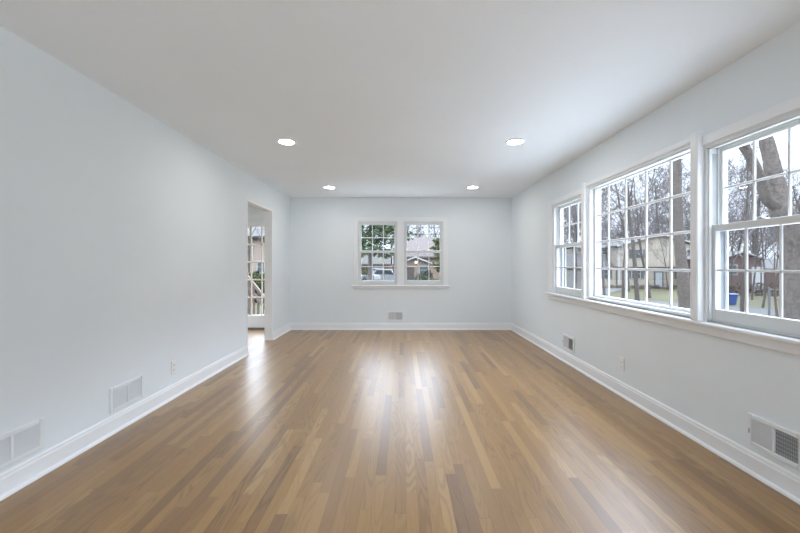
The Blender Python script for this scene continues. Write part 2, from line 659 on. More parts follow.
wp = empty('window_2')
struct(wp, 'large fixed picture window of twenty panes on the right wall', 'window')
f = MB(right)
u0, u1, z0, z1 = R_PIC
f.box(u0, u0 + .02, 0, WT + .005, z0, z1); f.box(u1 - .02, u1, 0, WT + .005, z0, z1)
f.box(u0 + .02, u1 - .02, 0, WT + .005, z1 - .02, z1); f.box(u0 + .02, u1 - .02, .028, WT + .03, z0 - .01, z0 + .012)
f.box(u0 + .02, u0 + .034, .012, .060, z0 + .012, z1 - .02); f.box(u1 - .034, u1 - .02, .012, .060, z0 + .012, z1 - .02)
f.box(u0 + .034, u1 - .034, .012, .060, z1 - .034, z1 - .02); f.box(u0 + .034, u1 - .034, .012, .060, z0 + .012, z0 + .03)
f.build('window_frame', M_VINYL, wp)
sash('fixed_sash', right, u0 + .021, u1 - .021, z0 + .013, z1 - .021, .061, .100, .036, .040, .022, 5, 4, wp, bar=.021,
     colpos=[2.957, 3.254, 3.551, 3.848], m_=M_VINYL)

# added unseen glazing that lights the room from behind the viewpoint, and the next room from its far side
for nm, fn_, op_, n_c, lb in (('fill_window_6', rearf, FILL_GL_REAR, 4, 'unseen wide glazing added behind the viewpoint for daylight'), ('fill_window_8', right, FILL_GL_RIGHT, 5, 'unseen glazing added in the right wall behind the viewpoint for daylight'), ('fill_window_7', sidef, FILL_WIN_SIDE, 2, 'unseen window added in the far side of the next room for daylight')):
    ww = empty(nm); struct(ww, lb, 'window')
    frame(fn_, op_, ww, d1=.12)
    sash('fixed_sash', fn_, op_[0] + .023, op_[1] - .023, op_[2] + .013, op_[3] - .023, .05, .09, .05, .06, .05, n_c, 1, ww, bar=.06)

# casings, mullion posts, stools
CT = 2.06
m = MB(right)
m.box(1.68, 1.80, -.014, 0, .826, HEAD + .062, .004)                       # near casing
m.box(5.09, 5.20, -.014, 0, .826, HEAD + .062, .004)                      # far casing
m.box(1.80, 2.535, -.014, 0, HEAD, HEAD + .062, .004)
m.box(4.25, 5.09, -.014, 0, HEAD, HEAD + .062, .004)
m.box(2.60, 4.14, -.020, 0, R_PIC[3], R_PIC[3] + .035, .004)
m.box(4.20, 4.25, -.006, 0, .826, HEAD, .002)
struct(m.build('trim_2', M_TRIM), 'white casing around the window group on the right wall', 'window casing')
m = MB(right); m.box(2.535, 2.60, -.045, .012, .826, 2.10, .005)
struct(m.build('trim_3', M_TRIM), 'white mullion post right of the picture window', 'mullion')
m = MB(right); m.box(4.14, 4.20, -.036, .012, .826, 2.10, .005)
struct(m.build('trim_4', M_TRIM), 'white mullion post left of the picture window', 'mullion')
m = MB(right); m.box(1.62, 5.235, -.045, .028, .800, .825, .006)
struct(m.build('trim_5', M_TRIM), 'long white window stool under the right wall windows', 'window stool')
m = MB(right); m.box(1.66, 5.20, -.016, 0, .742, .7999, .004)
struct(m.build('trim_6', M_TRIM), 'white apron board under the long window stool', 'apron')
m = MB(back)
m.box(-.885, -.82, -.014, 0, .826, CT + .012, .004)
m.box(.755, .835, -.014, 0, .826, CT + .012, .004)
m.box(-.82, .755, -.014, 0, HEAD, CT + .012, .004)
m.box(-.095, .03, -.014, 0, .826, HEAD, .004)
struct(m.build('trim_7', M_TRIM), 'white casing around the double window in the far wall', 'window casing')
m = MB(back); m.box(-.94, .88, -.040, .028, .800, .825, .005)
struct(m.build('trim_8', M_TRIM), 'white stool under the double window in the far wall', 'window stool')
m = MB(back); m.box(-.90, .85, -.016, 0, .755, .7999, .004)
struct(m.build('trim_9', M_TRIM), 'white apron under the double window in the far wall', 'apron')

# french door of the next room
dr = empty('door_1')
struct(dr, 'cream glazed door with fifteen panes seen through the doorway', 'door')
x0, x1, _, z1 = DOORX
g = MB(back)
g.box(x0, x0 + .035, 0, WT, 0, z1); g.box(x1 - .035, x1, 0, WT, 0, z1); g.box(x0 + .035, x1 - .035, 0, WT, z1 - .03, z1)
g.build('door_frame', M_TRIM, dr)
g = MB(back); g.box(x0 + .035, x1 - .035, .0, WT, 0, .030)
g.build('threshold', M_THRESH, dr)
lf = sash('door_leaf', back, x0 + .037, x1 - .037, .033, z1 - .032, .030, .072, .100, .232, .122, 3, 5, dr, bar=.026, m_=M_TRIM)
for ch in lf.children:
    if ch.name.startswith('muntins'):
        ch.data.materials.clear(); ch.data.materials.append(M_CREAM)
        ch['label'] = 'cream glazing bars'
k = MB(back)
k.lathe([(0, 0), (.012, 0), (.012, .02), (.026, .03), (.028, .045), (.018, .058), (0, .06)], (0, 0, 0), 20)
hk = k
kb = MB(lambda p: Vector((x1 - .085 + p.x, D + .030 - p.z, .98 + p.y)))
kb.lathe([(0, 0), (.012, 0), (.012, .02), (.026, .03), (.028, .045), (.018, .058), (0, .06)], (0, 0, 0), 20)
kb.build('door_handle', mat('brass', (.45, .33, .14), .3, .05, 9, metal=1.0), dr, True)
m = MB(back)
m.box(x0 - .07, x0, -.014, 0, 0, z1 + .07, .004); m.box(x1, x1 + .07, -.014, 0, 0, z1 + .07, .004); m.box(x0, x1, -.014, 0, z1, z1 + .07, .004)
m.box(x0 - .085, x1 + .085, -.024, 0, z1 + .07, z1 + .088, .004)
struct(m.build('trim_10', M_TRIM), 'white casing around the glazed door of the next room', 'door casing')


# ------------------------------------------------------------------ recessed lights
M_LENS = mat('lamp_lens', (0.9, 0.9, 0.88), 0.5, 0.01, 5, emit=(1.0, 0.98, 0.95), es=LAMP)
ring_mesh = MB().lathe([(.073, -.001), (.073, -.009), (.079, -.012), (.090, -.008), (.094, -.001), (.073, -.001)], (0, 0, 0), 40).mesh('trim_ring', M_TRIM, True)
lens_mesh = MB().lathe([(.0, -.016), (.03, -.0155), (.052, -.0135), (.066, -.010), (.0725, -.004), (.0725, -.001), (0, -.001)], (0, 0, 0), 40).mesh('lens', M_LENS, True)
spots = [(-1.16, 3.79, 'round recessed ceiling light, nearer one on the left side'),
         (1.13, 3.79, 'round recessed ceiling light, nearer one on the right side'),
         (-1.16, 6.02, 'round recessed ceiling light on the left, close to the far wall'),
         (1.12, 6.02, 'round recessed ceiling light on the right, close to the far wall'),
         (-3.6, 5.2, 'unseen round ceiling light added to brighten the next room, nearer the doorway'),
         (-4.7, 5.2, 'unseen round ceiling light added to brighten the next room, farther from the doorway')]  # last two lights are out of view, added to light the next room
root = None
for x, y, lab in spots:
    if root is None:
        root = empty('recessed_light', (x, y, H))
        for nm, me in (('trim_ring', ring_mesh), ('lens', lens_mesh)):
            o = bpy.data.objects.new(nm, me); COL.objects.link(o); o.parent = root
        r = root
    else:
        r = dup(root, (x, y, H))
    tag(r, lab, 'ceiling light', 'recessed lights in the ceiling')


# ------------------------------------------------------------------ wall registers and outlets
def register(fn, u, z, gw, gh, flip, style, label):
    """two-bay supply register; u = centre along the wall, z = centre height"""
    c = fn(Vector((u, 0, z)))
    rt = empty('wall_register', c)
    tag(rt, label, 'air vent', 'white wall registers near the floor')
    bar, rim = .016, .027
    W, G = 2 * gw + bar, gh
    g = MB(fn)
    a0, a1, b0, b1 = u - W / 2, u + W / 2, z - G / 2, z + G / 2
    dep = -.013
    g.box(a0 - rim, a0, dep, 0, b0 - rim, b1 + rim, .004)
    g.box(a1, a1 + rim, dep, 0, b0 - rim, b1 + rim, .004)
    g.box(a0, a1, dep, 0, b0 - rim, b0, .004)
    g.box(a0, a1, dep, 0, b1, b1 + rim, .004)
    g.box(u - bar / 2, u + bar / 2, dep, -.001, b0, b1, .002)
    for uu in (a0 - rim * .5, a1 + rim * .5):
        g.box(uu - .004, uu + .004, dep - .002, dep + .001, z - .004, z + .004, .001)
    g.build('register_frame', M_REG, rt)
    d = MB(fn); d.box(a0, a1, -.0025, -.0005, b0, b1)  # dark sheet on the uncut wall, duct shade put into its colour
    d.build('duct_shade_sheet', M_DUCT, rt)
    for side in (0, 1):
        s0 = a0 if side == 0 else u + bar / 2
        s1 = s0 + gw
        q = MB(fn)
        if style == 'horizontal':
            n = 14
            for i in range(n):
                zz = b0 + G * (i + .5) / n
                # blade tilted down into the room
                q.prism([(-.011, zz - .0022), (-.010, zz - .0032), (-.003, zz + .0030), (-.004, zz + .0040)], 'x', s0, s1)
        else:
            n = 13
            sg = 1 if side == 0 else -1
            for i in range(n):
                uu = s0 + gw * (i + .5) / n
                h = gw / n * .42 * sg
                q.prism([(uu - h, -.0115), (uu - h + .0012, -.0115), (uu + h + .0012, -.0050), (uu + h, -.0050)], 'z', b0, b1)
            for i in range(6):
                zz = b0 + G * (i + .5) / 6
                q.box(s0, s1, -.0050, -.0035, zz - .0015, zz + .0015)
        q.build('grille', M_BLADE, rt)
    l = MB(fn)
    uu = a0 - rim * .55 if flip else a1 + rim * .40
    l.box(uu - .003, uu + .003, dep - .006, dep, z - .020, z + .008, .0015)
    if style == 'vertical': l.build('damper_lever', M_TRACK, rt)['label'] = 'grey damper lever'
    return rt


register(left, 2.000, .237, .143, .125, True, 'horizontal', 'white wall vent low on the left wall, nearest the camera')
register(left, 2.846, .237, .137, .125, True, 'horizontal', 'white wall vent low on the left wall, between the nearest vent and the outlet')
register(right, 2.050, .252, .119, .130, False, 'vertical', 'white wall vent low on the window wall, nearest the camera')
register(right, 4.585, .252, .119, .130, False, 'vertical', 'white wall vent low on the window wall, near the far corner')
register(back, -.126, .250, .113, .130, False, 'vertical', 'small white wall vent low on the far wall under the double window')


def outlet(fn, u, z, label):
    rt = empty('wall_outlet', fn(Vector((u, 0, z))))
    tag(rt, label, 'outlet', 'white duplex outlets')
    g = MB(fn); g.box(u - .037, u + .037, -.007, 0, z - .060, z + .060, .003)
    g.build('cover_plate', M_PLATE, rt)
    for s in (-1, 1):
        zc = z + s * .021
        q = MB(fn); q.box(u - .017, u + .017, -.0095, -.0068, zc - .0145, zc + .0145, .004)
        k = q.build('receptacle', M_PLATE, rt)
        p = MB(fn)
        p.box(u - .0085, u - .006, -.0100, -.0094, zc - .003, zc + .006)
        p.box(u + .006, u + .0085, -.0100, -.0094, zc - .002, zc + .005)
        p.box(u - .002, u + .002, -.0100, -.0094, zc - .010, zc - .006)
        p.build('socket_slots', M_SLOT, k)
    q = MB(fn); q.box(u - .0025, u + .0025, -.0082, -.0068, z - .0025, z + .0025, .001)
    q.build('screw', M_PLATE, rt)


outlet(left, 3.425, .275, 'white duplex outlet on the long left wall')
outlet(right, 3.475, .290, 'white duplex outlet under the picture window')


# ------------------------------------------------------------------ outdoors: ground
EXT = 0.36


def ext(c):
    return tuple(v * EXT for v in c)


def smooth(a, b, x):
    t = max(0.0, min(1.0, (x - a) / (b - a)))
    return t * t * (3 - 2 * t)


def ground_z(x, y):
    return -0.95 - 1.35 * smooth(5, 27, x) - 0.25 * smooth(20, 60, y)


def terrain(m, pts_u, pts_v, fn, lift=0.0):
    nu, nv = len(pts_u), len(pts_v)
    P = []
    for a in pts_u:
        for b in pts_v:
            x, y = fn(a, b)
            P.append((x, y, ground_z(x, y) + lift))
    m.add(P, [(i * nv + j, (i + 1) * nv + j, (i + 1) * nv + j + 1, i * nv + j + 1) for i in range(nu - 1) for j in range(nv - 1)])


M_GRASS = mat('winter_lawn', ext((0.135, 0.128, 0.072)), 0.95, 0.30, 0.6, spec=0.1)
M_ROAD = mat('asphalt', ext((0.125, 0.125, 0.13)), 0.9, 0.10, 2.0, spec=0.2)
M_DRIVE = mat('concrete_drive', ext((0.18, 0.175, 0.17)), 0.9, 0.08, 1.5, spec=0.2)
m = MB()
rng = lambda a, b, n: [a + (b - a) * i / n for i in range(n + 1)]
terrain(m, rng(-70, 110, 60), rng(-40, 150, 60), lambda a, b: (a, b))
g = m.build('lawn', M_GRASS, fix=False)
g['kind'] = 'structure'; g['label'] = 'dull winter lawn sloping towards the street'; g['category'] = 'lawn'

m = MB(); m.box(-5, XR + WT, REAR - 7, REAR - .12, -.35, -.12); m.box(XR + WT, 7.4, REAR - 7, 12.5, -.95, -.45); m.box(-1.7, XR + WT, D + WT, 12.5, -.95, -.45)  # pale slabs out of view, added to bounce daylight up to the ceiling
g = m.build('bounce_slab', mat('bounce_slab_concrete', (.48, .48, .475), .9, .06, 1.5))
g['kind'] = 'structure'; g['label'] = 'unseen pale concrete added around the house to bounce daylight inside'; g['category'] = 'bounce_slab'

# the street runs diagonally past the window wall
sd = Vector((-.70, .714)); sn = Vector((.714, .70)); so_ = Vector((24.5, 30.0))
m = MB()
terrain(m, rng(-60, 45, 70), rng(-3.0, 3.0, 6), lambda a, b: tuple(so_ + sd * a + sn * b), .06)
g = m.build('street', M_ROAD, fix=False)
g['kind'] = 'structure'; g['label'] = 'grey asphalt street in front of the cream house'; g['category'] = 'street'
m = MB()
terrain(m, rng(3.0, 33.0, 24), rng(-2.6, 2.6, 5), lambda a, b: tuple(so_ + sd * 12 + sn * a * .8 + Vector((-.18, .24)) * a * .3 + Vector((1, 0)) * b), .08)
g = m.build('driveway', M_DRIVE, fix=False)
g['kind'] = 'structure'; g['label'] = 'pale driveway running up to the cream house'; g['category'] = 'driveway'


# ------------------------------------------------------------------ houses
M_SIDING = striped('cream_siding', ext((0.52, 0.455, 0.355)), ext((0.42, 0.365, 0.285)), .20, 'Z', .12)
M_SIDING_G = striped('grey_siding', ext((0.34, 0.34, 0.33)), ext((0.25, 0.25, 0.245)), .18, 'Z', .12)
M_SHING = striped('grey_shingles', ext((0.075, 0.072, 0.072)), ext((0.055, 0.055, 0.055)), .16, 'Z', .2)
M_SHING_B = striped('brown_shingles', ext((0.115, 0.078, 0.068)), ext((0.09, 0.062, 0.055)), .16, 'Z', .2)
M_WTRIM = mat('house_trim', ext((0.62, 0.62, 0.60)), 0.6, .02, 3)
M_SHUT = mat('green_grey_shutter', ext((0.105, 0.125, 0.13)), 0.7, .05, 3)
M_PANE = mat('house_window_pane', ext((0.10, 0.125, 0.14)), 0.15, .2, .8)
M_HDOOR = mat('house_door', ext((0.60, 0.61, 0.62)), 0.5, .02, 3)
M_DARKB = mat('dark_brown_trim', ext((0.075, 0.055, 0.045)), 0.7, .05, 3)
M_BRICK = brick_mat('brown_brick', ext((0.33, 0.20, 0.13)), ext((0.40, 0.26, 0.17)), ext((0.42, 0.35, 0.28)))
M_BRICK_R = brick_mat('dark_red_brick', ext((0.115, 0.055, 0.045)), ext((0.145, 0.07, 0.055)), ext((0.17, 0.12, 0.105)))


def house_window(parent, x0, x1, z0, z1, y, shut=None, rows=2):
    g = MB()
    t = .09
    g.box(x0 - t, x0, y - .08, y, z0 - t, z1 + t); g.box(x1, x1 + t, y - .08, y, z0 - t, z1 + t)
    g.box(x0, x1, y - .08, y, z1, z1 + t); g.box(x0, x1, y - .10, y, z0 - t, z0)
    g.box(x0, x1, y - .05, y, (z0 + z1) / 2 - .03, (z0 + z1) / 2 + .03)
    w_ = g.build('window', M_WTRIM, parent)
    p = MB(); p.box(x0, x1, y - .03, y - .01, z0, z1)
    p.build('pane', M_PANE, w_)
    for s in (shut or ()):
        q = MB()
        a, b = (x0 - t - .52, x0 - t - .06) if s == 'l' else (x1 + t + .06, x1 + t + .52)
        q.box(a, b, y - .06, y - .005, z0 - .05, z1 + .05)
        for i in range(9):
            zz = z0 + (z1 - z0) * (i + .5) / 9
            q.box(a + .06, b - .06, y - .075, y - .06, zz - .04, zz + .03)
        q.build('shutter', M_SHUT, parent)


def gable_roof(parent, x0, x1, y0, y1, ez, rz, over, mroof, mtrim, thick=.22):
    """ridge runs along y, gable faces the viewer"""
    c = (x0 + x1) / 2
    sl = (rz - ez) / (c - x0)
    a0, a1 = x0 - over, x1 + over
    e = ez - sl * over
    r = MB()
    r.prism([(a0, e), (c, rz), (a1, e), (a1, e + thick), (c, rz + thick), (a0, e + thick)], 'y', y0 - over, y1 + over)
    ro = r.build('roof', mroof, parent)
    t = MB()
    t.prism([(a0, e - .04), (c, rz - .04), (a1, e - .04), (a1, e + thick), (c, rz + thick + .02), (a0, e + thick)], 'y', y0 - over - .05, y0 - over)
    t.build('rake_board', mtrim, ro)


# cream colonial across the street
gz = ground_z(40, 60) - .05
hs = empty('cream_house', (40.7, 60, gz))
tag(hs, 'cream two-storey house with dark shutters and a white front door across the street', 'house')
X0, X1, Y0, Y1 = 34.3, 47.4, 60.0, 69.0
g = MB(); g.box(X0, X1, Y0 + .3, Y1, gz, .62); g.build('ground_floor_wall', M_SIDING, hs)
g = MB()
c = (X0 + X1) / 2
g.prism([(X0 - .02, .85), (X1 + .02, .85), (X1 + .02, 4.15), (c, 5.9), (X0 - .02, 4.15)], 'y', Y0, Y1)
g.build('upper_floor_wall', M_SIDING, hs)
g = MB(); g.box(X0 - .1, X1 + .1, Y0 - .12, Y1, .60, .86); g.build('overhang_beam', M_DARKB, hs)
for xa in (X0 - .03, X1 - .22):
    g = MB(); g.box(xa, xa + .25, Y0 - .03, Y0 + .25, gz, 4.05); g.build('corner_board', M_WTRIM, hs)
gable_roof(hs, X0, X1, Y0, Y1, 4.15, 5.9, .45, M_SHING, M_WTRIM, .18)
px = lambda x, z=60.0: (x - CX) * z / F
house_window(hs, px(632.9), px(642.2), 2.25, 3.55, Y0, 'lr')
house_window(hs, px(686.9), px(692.5), 2.25, 3.55, Y0, 'lr')
house_window(hs, px(633.0), px(641.0), -1.0, .45, Y0 + .3, 'lr')
house_window(hs, px(679.8), px(687.5), -1.0, .45, Y0 + .3, 'lr')
g = MB(); xa, xb = px(656.3), px(663.3)
g.box(xa - .15, xa, Y0 + .18, Y0 + .3, gz + .25, .10); g.box(xb, xb + .15, Y0 + .18, Y0 + .3, gz + .25, .10); g.box(xa, xb, Y0 + .18, Y0 + .3, -.05, .10)
g.build('door_surround', M_SHUT, hs)
g = MB(); g.box(xa, xb, Y0 + .22, Y0 + .3, gz + .25, -.05)
for i, zz in enumerate((gz + .45, gz + 1.15, gz + 1.75)):
    g.box(xa + .14, xb - .14, Y0 + .19, Y0 + .22, zz, zz + (.5 if i < 2 else .3))
g.build('front_door', M_HDOOR, hs)
g = MB(); g.box(xa - .5, xb + .5, Y0 - .9, Y0 + .3, gz - .1, gz + .22); g.build('door_step', M_DRIVE, hs)
# left wing: lower front with a shed roof, taller part behind
WX0 = 26.0
g = MB(); g.box(WX0, X0 - .12, Y0 + .4, Y0 + 3.4, gz, .55); g.build('wing_wall', M_SIDING, hs)
g = MB(); g.box(WX0 + 3.5, X0 - .12, Y0 + 3.4, Y1 - .2, gz, 3.9); g.build('wing_upper_wall', M_SIDING, hs)
g = MB(); g.prism([(Y0 - .1, .52), (Y0 - .1, .68), (Y0 + 3.3, 3.0), (Y0 + 3.3, 2.84)], 'x', WX0 - .3, X0 - .8)
g.build('shed_roof', M_SHING, hs)
g = MB(); g.prism([(Y0 + 2.9, 3.8), (Y0 + 2.9, 4.0), (Y0 + 6.2, 5.2), (Y1 + .2, 4.0), (Y1 + .2, 3.8), (Y0 + 6.2, 5.0)], 'x', WX0 + 3.2, X0 - .15)
g.build('wing_roof', M_SHING, hs)
house_window(hs, px(602.3, 63.4), px(607.6, 63.4), 2.95, 3.70, Y0 + 3.4, 'lr')
house_window(hs, px(602.3), px(609.6), -1.05, .40, Y0 + .4, 'lr')
g = MB(); xa, xb = px(567), px(585)
g.box(xa, xb, Y0 + .32, Y0 + .4, gz + .02, -.2)
for i in range(1, 4):
    zz = gz + .02 + (-.2 - gz) * i / 4
    g.box(xa, xb, Y0 + .30, Y0 + .32, zz - .02, zz + .02)
g.build('garage_door', M_SIDING_G, hs)

# dark red brick house further right
gz2 = ground_z(44.8, 50) - .05
hb = empty('brick_house', (44.8, 50, gz2))
tag(hb, 'dark red brick house with white gable trim beyond the fence post', 'house')
X0, X1, Y0, Y1 = 42.0, 47.6, 50.0, 57.0
g = MB(); c = (X0 + X1) / 2
g.prism([(X0, gz2), (X1, gz2), (X1, 1.95), (c, 2.85), (X0, 1.95)], 'y', Y0, Y1); g.build('brick_wall', M_BRICK_R, hb)
gable_roof(hb, X0, X1, Y0, Y1, 1.95, 2.85, .35, M_SHING, M_WTRIM, .14)
house_window(hb, 43.1, 44.2, -.1, 1.1, Y0)
g = MB(); g.box(46.2, 47.3, Y0 - .07, Y0, gz2 + .1, .9); g.build('side_door', M_HDOOR, hb)
for xa in (41.82, 47.5):
    g = MB(); g.box(xa, xa + .22, Y0 - .08, Y0 + .2, gz2, 1.95); g.build('corner_board', M_WTRIM, hb)
g = MB(); g.box(47.6, 56, Y0 + 2, Y1, gz2, .6); g.build('side_wing', M_BRICK_R, hb)
g = MB(); g.prism([(Y0 + 1.6, .5), (Y0 + 4.5, 1.9), (Y1 + .4, .5), (Y1 + .4, .65), (Y0 + 4.5, 2.08), (Y0 + 1.6, .65)], 'x', 47.65, 56.3); g.build('wing_roof', M_SHING, hb)

# brown brick gable seen through the far window
gz3 = ground_z(1.6, 46)
hc = empty('brown_brick_house', (1.6, 46, gz3))
tag(hc, 'low brown brick house with a white edged gable behind the far window', 'house')
Y0 = 46.0
pk = at(415.5, 256.4, Y0); ea = at(433.0, 263.6, Y0)
X0, X1 = 2 * pk.x - ea.x + .35, ea.x - .35
ez = ea.z + .06
g = MB(); g.prism([(X0, gz3), (X1, gz3), (X1, ez + .05), (pk.x, pk.z - .1), (X0, ez + .05)], 'y', Y0, Y0 + 8); g.build('brick_wall', M_BRICK, hc)
gable_roof(hc, X0, X1, Y0, Y0 + 8, ez, pk.z - .14, .35, M_SHING_B, M_WTRIM, .14)
house_window(hc, pk.x + .5, pk.x + 1.5, .05, 1.0, Y0)
lp = at(416, 262.4, Y0)
g = MB(); g.lathe([(0, -.16), (.13, -.12), (.17, 0), (.13, .12), (0, .16)], (lp.x, Y0 - .2, lp.z), 14)
g.build('gable_lamp', mat('gable_lamp_glass', ext((.8, .8, .75)), .4, .01, 4, emit=(1, .93, .8), es=2.2), hc, True)
g = MB(); g.box(X0 + .4, X0 + 1.6, Y0 - .05, Y0, gz3 + .05, gz3 + 2.0); g.build('front_door', M_DARKB, hc)

# larger house with a pinkish brown roof behind it
gz4 = ground_z(4, 62)
hd = empty('long_roofed_house', (3, 62, gz4))
tag(hd, 'long house with a pinkish brown roof rising behind the brown brick gable', 'house')
g = MB(); g.box(-1.5, 13, 62, 72, gz4, 2.6); g.build('brick_wall', M_BRICK, hd)
g = MB(); g.prism([(61.4, 2.3), (67, 5.7), (72.6, 2.3), (72.6, 2.5), (67, 5.9), (61.4, 2.5)], 'x', .1, 13.6); g.build('roof', M_SHING_B, hd)
g = MB(); g.box(7.6, 8.5, 66.2, 67.4, 4.5, 6.8); g.build('chimney', M_BRICK, hd)
# ranch house to the left with low brown roof
gz5 = ground_z(-9, 58)
he = empty('ranch_house', (-8.5, 58, gz5))
tag(he, 'low ranch house with a tan roof behind the parked cars', 'house')
g = MB(); g.box(-15, -1.6, 58, 66, gz5, 1.3); g.build('brick_wall', M_BRICK, he)
g = MB(); g.prism([(57.4, 1.1), (62, 3.6), (66.6, 1.1), (66.6, 1.3), (62, 3.8), (57.4, 1.3)], 'x', -15.5, -1.75)
g.build('roof', striped('tan_shingles', ext((0.085, 0.078, 0.05)), ext((0.07, 0.062, 0.04)), .16, 'Z', .2), he)
for xx in (-12.5, -9.0, -5.5):
    house_window(he, xx, xx + 1.3, -.2, .9, 58)
# neighbour behind the next room's door
gz6 = ground_z(-17, 40)
hf = empty('pink_brick_house', (-17, 40, gz6))
tag(hf, 'pale pinkish brick house seen through the glazed door', 'house')
M_BRICK_P = brick_mat('pale_pink_brick', ext((0.42, 0.30, 0.25)), ext((0.50, 0.38, 0.32)), ext((0.45, 0.40, 0.36)))
g = MB(); g.box(-24, -11.5, 40, 48, gz6, 4.2); g.build('brick_wall', M_BRICK_P, hf)
g = MB(); g.prism([(39.4, 4.0), (44, 6.4), (48.6, 4.0), (48.6, 4.2), (44, 6.6), (39.4, 4.2)], 'x', -24.5, -11.0); g.build('roof', M_SHING, hf)
house_window(hf, -16.9, -15.9, 2.2, 3.5, 40); house_window(hf, -15.3, -14.6, .4, 1.5, 40); house_window(hf, -20, -18.8, 2.2, 3.5, 40)


# ------------------------------------------------------------------ cars and street things
M_CARW = mat('car_paint_white', ext((0.62, 0.64, 0.66)), 0.25, .02, 2)
M_CARS = mat('car_paint_silver', ext((0.42, 0.44, 0.46)), 0.25, .02, 2)
M_CGL = mat('car_glass', ext((0.05, 0.06, 0.07)), 0.1, .05, 2)
M_TYRE = mat('tyre_rubber', ext((0.03, 0.03, 0.03)), 0.8, .05, 5)
M_RIM = mat('wheel_metal', ext((0.4, 0.4, 0.42)), 0.35, .05, 5, metal=.6)
M_LAMP = mat('car_lamp', ext((0.75, 0.75, 0.72)), 0.2, .02, 5)


def car(name, x, y, rz, paint, label, tall=1.0):
    z = ground_z(x, y)
    T = Matrix.Translation((x, y, z)) @ Matrix.Rotation(rz, 4, 'Z')
    rt = empty(name, (x, y, z)); rt.rotation_euler = (0, 0, rz)
    bpy.context.view_layer.update()
    tag(rt, label, 'car')
    fn = lambda p: T @ p
    k = tall
    body = [(-2.25, .35), (2.2, .35), (2.28, .55), (2.22, .80 * k), (1.25, .98 * k), (-2.1, 1.02 * k), (-2.3, .80)]
    g = MB(fn)
    g.prism([(a, b) for a, b in body], 'y', -.86, .86)
    g.build('car_body', paint, rt)
    cab = [(1.15, .98 * k), (.45, 1.48 * k), (-1.75, 1.52 * k), (-2.1, 1.02 * k)]
    g = MB(fn)
    ins = .10
    P = [(a, -.84, b) for a, b in (cab[0], cab[3])] + [(a, -.84 + ins * 1.6, b) for a, b in (cab[1], cab[2])]
    P += [(a, -b, c) for a, b, c in P]
    g.add(P, [(0, 1, 3, 2), (4, 6, 7, 5), (0, 2, 6, 4), (2, 3, 7, 6), (1, 5, 7, 3), (0, 4, 5, 1)])
    g.build('cabin', M_CGL, rt)
    g = MB(fn)
    g.box(-1.78, .50, -.69, .69, 1.475 * k, 1.55 * k, .03)
    for s in (-1, 1):
        g.tube([(1.2, s * .84, .98 * k), (.48, s * .69, 1.49 * k)], .045, 6)
        g.tube([(-2.08, s * .84, 1.02 * k), (-1.75, s * .69, 1.50 * k)], .06, 6)
        g.tube([(-.5, s * .85, 1.0 * k), (-.55, s * .70, 1.50 * k)], .045, 6)
    g.build('car_roof', paint, rt)
    for wx in (-1.4, 1.4):
        for s in (-1, 1):
            q = MB(lambda p, wx=wx, s=s: T @ Vector((wx + p.x, s * (.70 + p.z), .33 + p.y)))
            q.lathe([(0, 0), (.33, 0), (.33, .2), (.2, .2), (.19, .17), (0, .17)], (0, 0, 0), 20)
            wh = q.build('wheel', M_TYRE, rt)
            q = MB(lambda p, wx=wx, s=s: T @ Vector((wx + p.x, s * (.70 + p.z), .33 + p.y)))
            q.lathe([(0, .175), (.17, .175), (.185, .195), (0, .19)], (0, 0, 0), 16)
            q.build('hub_cap', M_RIM, wh)
    for s in (-1, 1):
        g = MB(fn); g.box(2.15, 2.30, s * .55 - .2, s * .55 + .2, .62 * k, .76 * k, .02); g.build('headlamp', M_LAMP, rt)
    return rt


p = at(377.8, 276, 50); car('parked_car', p.x, 50.0, -math.pi / 2 + .25, M_CARW, 'white car facing the house, behind the left far window', 1.22)
p = at(364.8, 276, 54); car('parked_car', p.x, 54.0, -math.pi / 2 - .5, M_CARS, 'silver car half hidden at the left edge of the far window', 1.0)
p = at(392.8, 276, 46); car('parked_car', p.x - .3, 48.0, -math.pi / 2 + 1.0, M_CARS, 'silver car beside the white car behind the far window', 1.1)

# blue recycling bin by the street
bx, by = at(730.8, 295, 33).x, 33.0
bz = ground_z(bx, by)
rb = empty('recycling_bin', (bx, by, bz))
tag(rb, 'blue wheeled bin standing on the grass beyond the street', 'bin')
M_BLUE = mat('blue_plastic', ext((0.02, 0.075, 0.30)), 0.5, .04, 4)
g = MB(lambda p: Vector((bx, by, bz)) + p)
g.add([(-.24, -.26, .06), (.24, -.26, .06), (.24, .26, .06), (-.24, .26, .06), (-.32, -.36, .95), (.32, -.36, .95), (.32, .36, .95), (-.32, .36, .95)],
      [(0, 1, 2, 3), (4, 5, 6, 7), (0, 1, 5, 4), (1, 2, 6, 5), (2, 3, 7, 6), (3, 0, 4, 7)])
g.box(-.34, .34, -.38, .36, .90, .95, .01)
g.build('bin_body', M_BLUE, rb)
g = MB(lambda p: Vector((bx, by, bz)) + p)
g.prism([(-.40, .955), (.40, .955), (.36, 1.03), (.1, 1.06), (-.34, 1.02)], 'x', -.35, .35)
g.build('lid', M_BLUE, rb)
for s in (-1, 1):
    g = MB(lambda p, s=s: Vector((bx + s * (.24 + p.z), by + .30 + p.x, bz + .12 + p.y)))
    g.lathe([(0, 0), (.12, 0), (.12, .05), (0, .05)], (0, 0, 0), 16); g.build('wheel', M_TYRE, rb)
g = MB(lambda p: Vector((bx, by, bz)) + p); g.tube([(-.25, .38, .92), (-.25, .46, .96), (.25, .46, .96), (.25, .38, .92)], .015, 6); g.build('handle', M_BLUE, rb)

